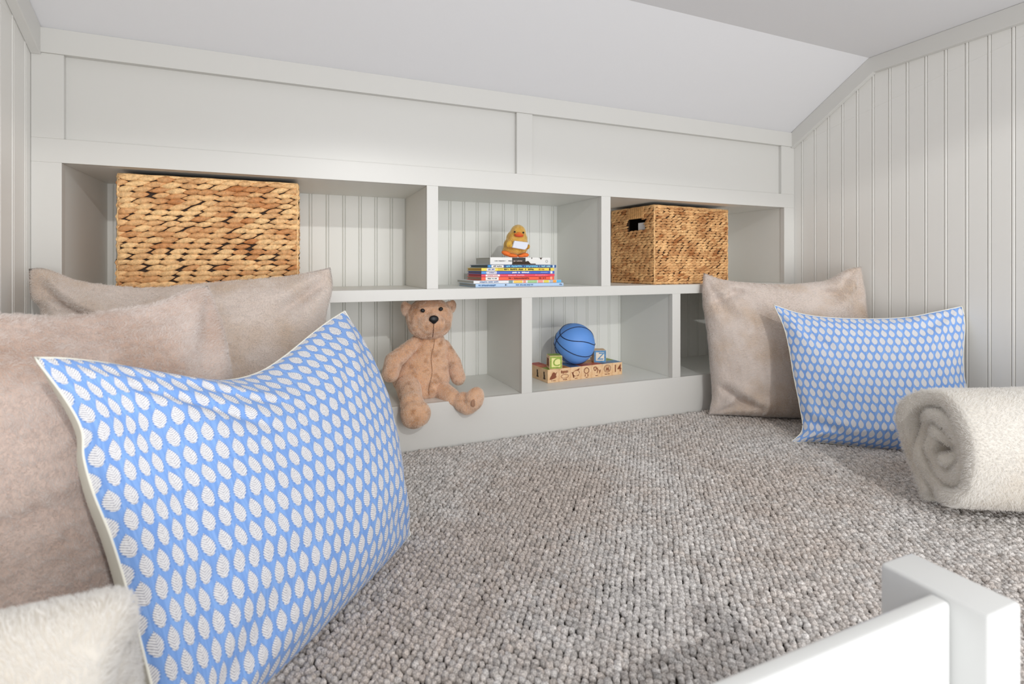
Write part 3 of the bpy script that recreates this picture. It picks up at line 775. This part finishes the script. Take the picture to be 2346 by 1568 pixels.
blob_mesh('arm', chain(atY(1018, 792, 1.605), atY(1040, 832, 1.595), .018, .023)+chain(atY(1040, 832, 1.595), atY(1050, 866, 1.585), .023, .023, 4), M['bear_fur'], **kw)
def leg(blobs): return blob_mesh('leg', blobs, M['bear_fur'], **kw)
leg(chain(atY(936, 886, 1.57), atY(941, 912, 1.505), .038, .033)+[(atY(944, 925, 1.475), (.034, .03, .034), (0, 0, 0)), (atY(952, 948, 1.452), (.043, .036, .038), (0, .2, 0)), (atY(948, 960, 1.455), (.034, .034, .026), (0, 0, 0))])
lg = leg(chain(atY(1010, 893, 1.575), atY(1036, 913, 1.52), .030, .027)+[(atY(1062, 922, 1.494), (.030, .026, .030), (0, -.5, 0)), (atY(1087, 915, 1.47), (.029, .024, .037), (0, .55, .25)), (atY(1072, 932, 1.478), (.027, .022, .024), (0, 0, 0))])
sub('foot_pad', [(atY(1085, 924, 1.4475), (.0095, .003, .012), (.0, .25, .3))], M['bear_pad'], lg, .0012)
for o in list(bear.children_recursive):
    if o.name.split('.')[0] in ('torso', 'head', 'arm', 'leg', 'ear'):
        fur(o, 26000 if o.name.startswith(('torso', 'head')) else (3000 if o.name.startswith('ear') else 12000), .0042, seed=len(o.name), radius=.00022, clump=.005, name='plush_pile', parent=o.parent if o.name.startswith('ear') else None)

# ================================================================== BASKETBALL
R_ = .0745
bc = atY(1316, 786.5, 1.658); bc.z = ZB+.0467+R_
ball = empty('rubber_basketball', bc); tag(ball, 'small blue rubber basketball resting on the wooden alphabet blocks', 'ball')
bm = bmesh.new(); bmesh.ops.create_uvsphere(bm, u_segments=64, v_segments=40, radius=R_)
me = bpy.data.meshes.new('ball_skin'); bm.to_mesh(me); bm.free(); me.polygons.foreach_set('use_smooth', np.ones(len(me.polygons), dtype=bool))
me.materials.append(mat('blue_rubber', srgb(100, 154, 230), .5, (900, .25))); link(bpy.data.objects.new('ball_skin', me), ball)
vr = Vector((bc.x, bc.y, bc.z-EYE)).normalized(); vx = Vector((vr.y, -vr.x, 0)).normalized(); vy = vx.cross(vr)
Wd = lambda x, y, z: (vx*x+vy*y-vr*z)
C0 = Wd(-.852, .136, .505).normalized(); E1 = Wd(.58, -.614, .536); nE = C0.cross(E1).normalized()
if nE.dot(Wd(.383, .7496, .444)) < 0: nE = -nE
nM = nE.cross(C0).normalized()
M_seam = mat('navy_seam', srgb(20, 30, 66), .6)
def seam(fn):
    P = [tuple(fn(t)*(R_+.0002)) for t in np.linspace(0, 2*PI, 120, endpoint=False)]
    V, F = tube(P, .0016, 6, True); mesh_obj('seam', V, F, M_seam, ball, True)
seam(lambda t: (C0*math.cos(t)+nE*math.sin(t)))
seam(lambda t: (C0*math.cos(t)+nM*math.sin(t)))
for sg in (1, -1):
    def ov(t, sg=sg):
        rho = math.radians(59+11*math.cos(2*t)); return (nE*sg*math.cos(rho)+(C0*math.cos(t)+nM*math.sin(t))*math.sin(rho))
    seam(ov)

# ================================================================== ALPHABET BLOCKS
BS = .0467
M_wood = mat('maple_block', srgb(232, 198, 158), .5, (90, .2), (60, srgb(222, 180, 134), .4, .65))
ink = mat('brown_ink', srgb(132, 74, 48), .7)
PC = {k: mat('painted_'+k, srgb(*c_), .45, None, (120, srgb(*[int(x*.8) for x in c_]), .4, .7)) for k, c_ in dict(green=(150, 176, 54), orange=(226, 106, 58), red=(196, 70, 48), blue=(74, 140, 190), slate=(96, 120, 160), ochre=(214, 148, 70)).items()}
pale = mat('pale_yellow_letter', srgb(232, 228, 150), .5)
def poly(name, pts, y, m, parent, thick=.0006):
    """flat printed shape on the -y face; pts in (x, z)"""
    return B().prism(pts, 'y', y-thick, y).make(name, m, parent)
def ellipse(cx_, cz_, rx, rz, k=20, jag=0, lobes=0):
    return [(cx_+rx*(1+jag*math.sin(lobes*2*PI*i/k))*math.cos(2*PI*i/k), cz_+rz*(1+jag*math.sin(lobes*2*PI*i/k))*math.sin(2*PI*i/k)) for i in range(k)]
def ring(name, cx_, cz_, rx, rz, wd, y, m, parent, k=24, jag=0, lobes=0):
    b = B(); o_ = ellipse(cx_, cz_, rx, rz, k, jag, lobes); i_ = ellipse(cx_, cz_, rx-wd, rz-wd, k)
    for a in range(k):
        n_ = (a+1) % k; b.prism([o_[a], o_[n_], i_[n_], i_[a]], 'y', y-.0006, y)
    return b.make(name, m, parent)
def text(name, s, size, x, z, y, m, parent, rot=None, shear=0, ext=.0004):
    cu = bpy.data.curves.new(name, 'FONT'); cu.body = s; cu.size = size; cu.align_x = 'CENTER'; cu.align_y = 'CENTER'; cu.extrude = ext; cu.offset = size*.008; cu.shear = shear
    cu.materials.append(m); o = bpy.data.objects.new(name, cu); o.location = (x, y, z); o.rotation_euler = rot or (PI/2, 0, 0); link(o, parent)
    dg = bpy.context.evaluated_depsgraph_get(); me = bpy.data.meshes.new_from_object(o.evaluated_get(dg)); me.name = name
    n_ = bpy.data.objects.new(name, me); n_.location = o.location; n_.rotation_euler = o.rotation_euler; bpy.data.objects.remove(o); n_.name = name; return link(n_, parent)
def smudge(name, x0, x1, z, hgt, y, m, parent, seed=0, wave=0):
    """a line of print too small to read"""
    r = random.Random(seed); b = B(); x = x0
    while x < x1:
        w_ = r.uniform(.35, .8)*hgt; dz = r.uniform(-.12, .12)*hgt
        if r.random() < .85: b.box(x, min(x+w_*.75, x1), y-.0005, y, z+dz-hgt*r.uniform(.3, .5), z+dz+hgt*r.uniform(.3, .5))
        x += w_
    return b.make(name, m, parent)
fl = Vector((atY(1255, 878, 1.597).x, 1.597, ZB)); bang = math.radians(4.6)
ex_ = Vector((math.cos(bang), math.sin(bang), 0)); ey_ = Vector((-math.sin(bang), math.cos(bang), 0))
def block(loc, rz, label, group, top=None, top2=None):
    root = B().box(-BS/2+.0002, BS/2-.0002, -BS/2+.0002, BS/2-.0002, 0, BS-.0002).make('alphabet_block', M_wood, bevel=.0016, seg=2)
    root.location = loc; root.rotation_euler = (0, 0, rz); tag(root, label, 'toy block', group)
    if top:
        B().box(-BS/2+.0016, BS/2-.0016, -BS/2+.0016, BS/2-.0016, BS-.0003, BS+.0002).make('painted_face', PC[top], root)['label'] = top+' painted top face'
        if top2: text('letter', top2, .042, 0, 0, BS+.0003, mat('letter_tint', srgb(236, 200, 150), .5), root, (0, 0, 0)).location = (0, 0, BS+.0003)
    return root
yf = -BS/2
row1 = ['beetle', 'nest', 'elephant', 'lion', 'script', 'dome', '14']
tops1 = ['green', 'ochre', 'slate', 'red', 'orange', 'slate', 'blue']
names1 = ['wooden block printed with a brown ladybird-like picture, leftmost of the front row', 'wooden block printed with a bowl under wavy script, second in the front row', 'wooden block printed with an outlined animal, third in the front row', 'wooden block printed with a lion-like ringed face, middle of the front row',
          'wooden block printed with three curly brown marks, between ringed face and round dome', 'wooden block printed with a round dome picture, beside the block reading 14', 'wooden block printed with 14 at the right end of the front row']
G1 = 'alphabet blocks under the basketball'
for i in range(7):
    p = fl+ex_*(BS*(i+.5))+ey_*(BS*.5)
    r_ = block(p, bang, names1[i], G1, tops1[i], None)
    k = row1[i]; s_ = BS
    if k == 'beetle':
        poly('picture', [(-.016, .012), (-.010, .011), (.004, .014), (.012, .018), (.010, .026), (.015, .037), (.009, .031), (.004, .035), (-.002, .036), (-.006, .031), (-.008, .026), (-.013, .020)], yf, ink, r_)
        smudge('caption', -.009, .009, .007, .003, yf, ink, r_, 1)
    elif k == 'nest':
        ring('picture', 0, .018, .016, .0075, .0014, yf, ink, r_)
        smudge('lettering', -.016, .014, .034, .010, yf, ink, r_, 5); smudge('caption', -.008, .009, .006, .003, yf, ink, r_, 2)
    elif k == 'elephant':
        ring('picture', .002, .024, .014, .011, .0016, yf, ink, r_, jag=.1, lobes=5)
        poly('picture', [(-.014, .022), (-.018, .030), (-.012, .028), (-.008, .016), (-.010, .008), (-.006, .010)], yf, ink, r_)
        poly('picture', [(.004, .036), (.016, .041), (.014, .033), (.008, .033)], yf, ink, r_); smudge('caption', -.004, .006, .006, .003, yf, ink, r_, 3)
    elif k == 'lion':
        ring('picture', 0, .029, .0115, .0115, .0028, yf, ink, r_, k=36, jag=.12, lobes=12)
        poly('picture', [(-.007, .016), (-.004, .016), (-.005, .008), (-.008, .008)], yf, ink, r_); poly('picture', [(.004, .016), (.007, .016), (.008, .008), (.005, .008)], yf, ink, r_)
        smudge('caption', -.004, .004, .005, .0025, yf, ink, r_, 4)
    elif k == 'script':
        ring('picture', -.009, .033, .007, .008, .003, yf, ink, r_, jag=.1, lobes=3)
        poly('picture', [(-.002, .034), (.002, .036), (.004, .026), (.001, .015), (-.002, .016), (.001, .026)], yf, ink, r_)
        poly('picture', [(.006, .028), (.009, .028), (.012, .022), (.015, .028), (.017, .026), (.012, .014), (.009, .014), (.011, .019)], yf, ink, r_)
        smudge('caption', -.007, .008, .007, .003, yf, ink, r_, 5)
    elif k == 'dome':
        ring('picture', 0, .028, .0165, .0145, .0012, yf, ink, r_); ring('picture', 0, .028, .013, .011, .001, yf, ink, r_)
        poly('picture', [(-.008, .018), (-.004, .034), (0, .028), (.004, .036), (.009, .018), (.005, .020), (.002, .026), (-.001, .018), (-.004, .024)], yf, ink, r_)
        smudge('caption', -.012, .010, .008, .0035, yf, ink, r_, 6)
    else:
        text('number', '14', .038, .0, .024, yf-.0002, ink, r_)
def side_print(r_, sd):   # small dark print on the face looking left
    o = B()
    o.box(-BS/2-.0005, -BS/2, -.007, .006, .010, .015).box(-BS/2-.0005, -BS/2, -.004, .004, .015, .026).box(-BS/2-.0005, -BS/2, -.002, .005, .026, .036)
    o.make('side_picture', mat('dark_ink', srgb(74, 58, 46), .7), r_)
first = [o for o in COL.objects if o.name == 'alphabet_block'][0]; side_print(first, 0)
tops2 = [['orange', 'red', 'blue', 'slate', 'ochre', 'orange', 'green'], ['red', 'orange', 'green', 'ochre', 'green', 'green', 'slate']]
for j in (1, 2):
    for i in range(7):
        if i in ((1, 2, 3) if j == 1 else (1, 2, 3, 4, 5)): continue
        p = fl+ex_*(BS*(i+.5))+ey_*(BS*(.5+j))
        rn = ('middle row', 'back row')[j-1]
        end = 'at the left end of the '+rn if i == 0 else ('at the right end of the '+rn if i == 6 else ('beside the right end of the '+rn if i == 5 else 'just right of the ball in the '+rn))
        r_ = block(p, bang, 'wooden block with '+tops2[j-1][i]+' painted top '+end, G1, tops2[j-1][i])
        if i == 0: side_print(r_, j)
# support row under the ball
p = fl+ex_*(BS*2.5)+ey_*(BS*1.5)
block(p, bang, 'wooden block with blue painted top directly beneath the basketball', G1, 'blue')
p = fl+ex_*(BS*1.5)+ey_*(BS*1.5)
block(p, bang, 'wooden block with red painted top behind the green block', G1, 'red')
# two loose blocks on top
gl = atY(1270, 840, 1.618); gl.z = ZB+BS+.0003
g = block(gl, math.radians(-14), 'green wooden block with a pale letter C standing left of the basketball', None)
B().box(-BS/2+.0022, BS/2-.0022, yf-.0006, yf, .0022, BS-.0022).make('painted_face', PC['green'], g)
B().box(-BS/2+.0078, BS/2-.0078, yf-.0009, yf-.0004, .0078, BS-.0078).make('letter_panel', pale, g)
B().box(-BS/2+.0016, BS/2-.0016, -BS/2+.0016, BS/2-.0016, BS-.0003, BS+.0002).make('painted_face', PC['green'], g)
text('letter', 'C', .040, .0, .0235, yf-.0012, PC['green'], g, shear=.2)
B().box(-BS/2-.0005, -BS/2, -.012, .012, .009, .036).make('side_picture', ink, g)
zl = atY(1371.5, 825, 1.66); zl.z = ZB+BS+.0003
z_ = block(zl, math.radians(-20), 'blue wooden block with a letter Z standing right of the basketball', None)
B().box(-BS/2+.0012, BS/2-.0012, yf-.0006, yf, .0012, BS-.0012).make('painted_face', PC['blue'], z_)
B().box(-BS/2+.0078, BS/2-.0078, yf-.0009, yf-.0004, .0078, BS-.0078).make('letter_panel', mat('cream_panel', srgb(226, 214, 196), .5), z_)
text('letter', 'Z', .036, .0, .0233, yf-.0012, PC['blue'], z_, shear=.25)

# ================================================================== BOOKS
page = mat('book_pages', srgb(196, 194, 188), .8, (700, .3))
YBk = 1.56
def book(u0, u1, thick, z, depth, cover, label, marks=(), pg=None, rz=0, dy=0):
    x0, x1 = X_at(u0, YBk), X_at(u1, YBk); w_ = x1-x0
    root = empty('picture_book', (x0, YBk+dy, z), rz); tag(root, label, 'book', 'picture books stacked on the shelf')
    cm = mat('book_cover', srgb(*cover), .35); t = min(.0016, thick*.16)
    B().box(0, w_, 0, t, 0, thick-.0004).box(0, w_, t, depth, 0, t).box(0, w_, t, depth, thick-.0004-t, thick-.0004).make('cover', cm, root, bevel=.0005)
    B().box(.003, w_-.003, t, depth-.003, t, thick-.0004-t).make('pages', pg or page, root)
    for k, mk in enumerate(marks):
        if mk[0] == 'patch':
            _, a, b_, col = mk; B().box(w_*a, w_*b_, -.0007, 0, .0006, thick-.001).make('spine_patch', mat('spine_ink', srgb(*col), .4), root)
        else:
            _, a, b_, hf, col = mk; smudge('title', w_*a, w_*b_, thick*.5, thick*hf, -.0008, mat('title_ink', srgb(*col), .5), root, k+int(z*1000))
    return root
zz = ZM1+.0004
BK = [
 (1089.7, 1290.5, .0110, .185, (186, 214, 246), 'pale blue picture book at the bottom of the stack', [('txt', .03, .22, .45, (70, 120, 170)), ('txt', .32, .345, .6, (60, 60, 70)), ('txt', .44, .66, .4, (90, 130, 180)), ('txt', .95, .98, .4, (100, 120, 150))], None),
 (1085, 1286, .0100, .185, (226, 228, 232), 'white picture book with a patchwork coloured spine, second from the bottom of the stack', [('txt', .06, .27, .4, (90, 120, 170)), ('patch', .385, .43, (120, 150, 150)), ('patch', .44, .54, (240, 200, 90)), ('patch', .55, .58, (232, 150, 130)), ('patch', .60, .71, (160, 200, 140)), ('patch', .72, .78, (240, 150, 140)), ('patch', .79, .85, (222, 206, 80)), ('patch', .86, .90, (170, 180, 200)), ('patch', .90, .94, (240, 160, 60)), ('patch', .945, 1.0, (86, 180, 232))], None),
 (1103, 1270, .0116, .15, (236, 92, 58), 'orange picture book in the middle of the stack', [('patch', .055, .225, (236, 236, 232)), ('txt', .08, .2, .35, (50, 50, 60)), ('txt', .36, .64, .4, (120, 30, 24)), ('txt', .78, .88, .5, (140, 30, 24)), ('patch', .94, .97, (250, 170, 140))], mat('tan_pages', srgb(170, 150, 130), .8)),
 (1103, 1270, .0080, .15, (228, 62, 92), 'crimson picture book lying on the orange one', [('patch', .055, .24, (240, 232, 232)), ('txt', .08, .21, .35, (190, 70, 80)), ('txt', .35, .57, .5, (250, 170, 190)), ('txt', .72, .9, .4, (250, 150, 170))], mat('red_pages', srgb(176, 84, 92), .8)),
 (1103, 1269.5, .0098, .15, (62, 98, 190), 'royal blue picture book between crimson and yellow books', [('patch', 0.0, .06, (70, 150, 220)), ('patch', .065, .2, (232, 232, 240)), ('txt', .08, .19, .4, (80, 80, 130)), ('txt', .40, .65, .55, (240, 244, 255)), ('txt', .8, .9, .3, (150, 180, 240)), ('patch', .94, .97, (226, 232, 244))], mat('plum_pages', srgb(120, 110, 140), .8)),
 (1103, 1268, .0100, .155, (240, 214, 76), 'yellow picture book under the navy one', [('patch', .07, .18, (222, 222, 232)), ('txt', .09, .17, .4, (60, 60, 110)), ('patch', .22, .29, (214, 190, 60)), ('txt', .3, .71, .55, (70, 64, 30)), ('txt', .78, .86, .5, (170, 110, 30)), ('patch', .93, .95, (40, 40, 30))], mat('ochre_pages', srgb(196, 156, 84), .8)),
 (1117, 1274.5, .0098, .18, (34, 82, 140), 'navy blue picture book second from the top of the stack', [('patch', 0.01, .05, (50, 140, 210)), ('patch', .055, .225, (240, 240, 240)), ('txt', .08, .2, .4, (40, 40, 50)), ('txt', .26, .72, .6, (120, 200, 236)), ('txt', .73, .91, .5, (170, 224, 240)), ('patch', .945, .97, (200, 220, 240))], mat('slate_pages', srgb(98, 116, 128), .8)),
 (1126, 1264, .0246, .156, (232, 231, 228), 'thick white hardcover with a dark photo spine on top of the stack', [('txt', .07, .25, .10, (60, 60, 62)), ('txt', .29, .35, .12, (50, 50, 52)), ('patch', .355, .575, (42, 34, 30)), ('txt', .375, .52, .16, (196, 176, 168))], None)]
for (u0, u1, th, dp, cv, lb, mk, pg) in BK:
    bk = book(u0, u1, th, zz, dp, cv, lb, mk, pg, rz=math.radians(random.uniform(-.8, .8)), dy=.002*random.uniform(0, 1)+(.012 if th > .02 else 0))
    zz += th+.0003
# black shape and marks of the top book's spine picture
bw = X_at(1264, YBk)-X_at(1126, YBk)
poly('spine_picture', [(bw*.345, .0006), (bw*.40, .010), (bw*.56, .010), (bw*.62, .0125), (bw*.66, .0035), (bw*.74, .0035), (bw*.75, .0006)], -.0008, M['liner'], bk)
poly('spine_picture', [(bw*.79, .0238), (bw*.82, .0225), (bw*.835, .0165), (bw*.85, .0225), (bw*.87, .0238)], -.0008, M['liner'], bk)
poly('spine_picture', [(bw*.67, .0238), (bw*.68, .019), (bw*.69, .0238)], -.0008, M['liner'], bk)
ring('spine_picture', bw*.935, .0115, .0042, .0042, .0008, -.0008, mat('grey_ink', srgb(120, 120, 122), .6), bk)
ZS = zz

# ================================================================== DUCK
Yd = 1.635
dk = Vector((atY(1182, 589, Yd).x, Yd, ZS))
duck = empty('plush_duck', dk); tag(duck, 'yellow plush duckling holding a white card on top of the book stack', 'plush toy')
M_duck = mat('yellow_plush', srgb(216, 172, 76), .9, (260, .8), (50, srgb(200, 150, 58), .45, .7), .1, .3)
M_or = mat('orange_felt', srgb(238, 122, 52), .85, (300, .4))
sc = 1.757/1183
def D(u, v, Y): 
    p = atY(u, v, Y); return p
bd = [(D(1182, 563, Yd), (.044, .036, .033), (0, 0, 0)), (D(1184, 548, Yd), (.037, .033, .034), (0, 0, 0)), (D(1187, 535, Yd), (.027, .027, .030), (0, 0, 0)), (D(1179, 574, Yd), (.043, .034, .020), (0, 0, 0))]
db = blob_mesh('body', bd, M_duck, duck, .003, 5, dk)
fur(db, 9000, .0028, radius=.0002, clump=.004)
for u, v in ((1179.3, 531.3), (1199, 533.2)): blob_mesh('eye', [(D(u, v, Yd-.0275), (.0034, .0028, .0034), (0, 0, 0))], M['black'], duck, .0008, 2, dk)
blob_mesh('beak', [(D(1189, 537.5, Yd-.034), (.0185, .0125, .0036), (0, .05, 0)), (D(1189, 534.5, Yd-.032), (.009, .008, .003), (0, 0, 0))], M_or, duck, .0012, 3, dk)
blob_mesh('beak', [(D(1189, 541, Yd-.033), (.0165, .0122, .0036), (0, .05, 0))], mat('red_felt', srgb(222, 96, 62), .85), duck, .0012, 3, dk)
blob_mesh('wing', [(D(1167, 560, Yd-.030), (.012, .008, .013), (0, .5, 0)), (D(1172, 564, Yd-.036), (.009, .008, .007), (0, 0, 0))], M_duck, duck, .002, 3, dk)
blob_mesh('wing', [(D(1210, 566, Yd-.022), (.005, .010, .009), (0, .3, 0))], M_duck, duck, .0016, 3, dk)
blob_mesh('foot', [(D(1160, 581, Yd-.022), (.018, .014, .008), (0, .35, 0)), (D(1174, 586, Yd-.030), (.020, .014, .0065), (0, .12, 0))], M_or, duck, .0016, 3, dk)
blob_mesh('foot', [(D(1203, 584.5, Yd-.036), (.0135, .012, .0075), (0, 0, 0)), (D(1194, 587, Yd-.032), (.012, .012, .0055), (0, 0, 0))], M_or, duck, .0016, 3, dk)
cpts = [D(1179, 551.5, Yd-.047), D(1211, 555.5, Yd-.047), D(1208.5, 567.5, Yd-.050), D(1203, 572.5, Yd-.052), D(1174, 567.5, Yd-.050)]
cv_ = B(); nv = len(cpts)
cv_.v = [tuple(p-dk) for p in cpts]+[tuple(p-dk+Vector((0, .009, 0))) for p in cpts]
cv_.f = [list(range(nv)), list(range(2*nv-1, nv-1, -1))]+[[i, (i+1) % nv, nv+(i+1) % nv, nv+i] for i in range(nv)]
card = cv_.make('white_card', mat('white_card', srgb(222, 226, 238), .7), bevel=.002)
card.location = dk; tag(card, 'small white card held against the duckling tummy', 'card')
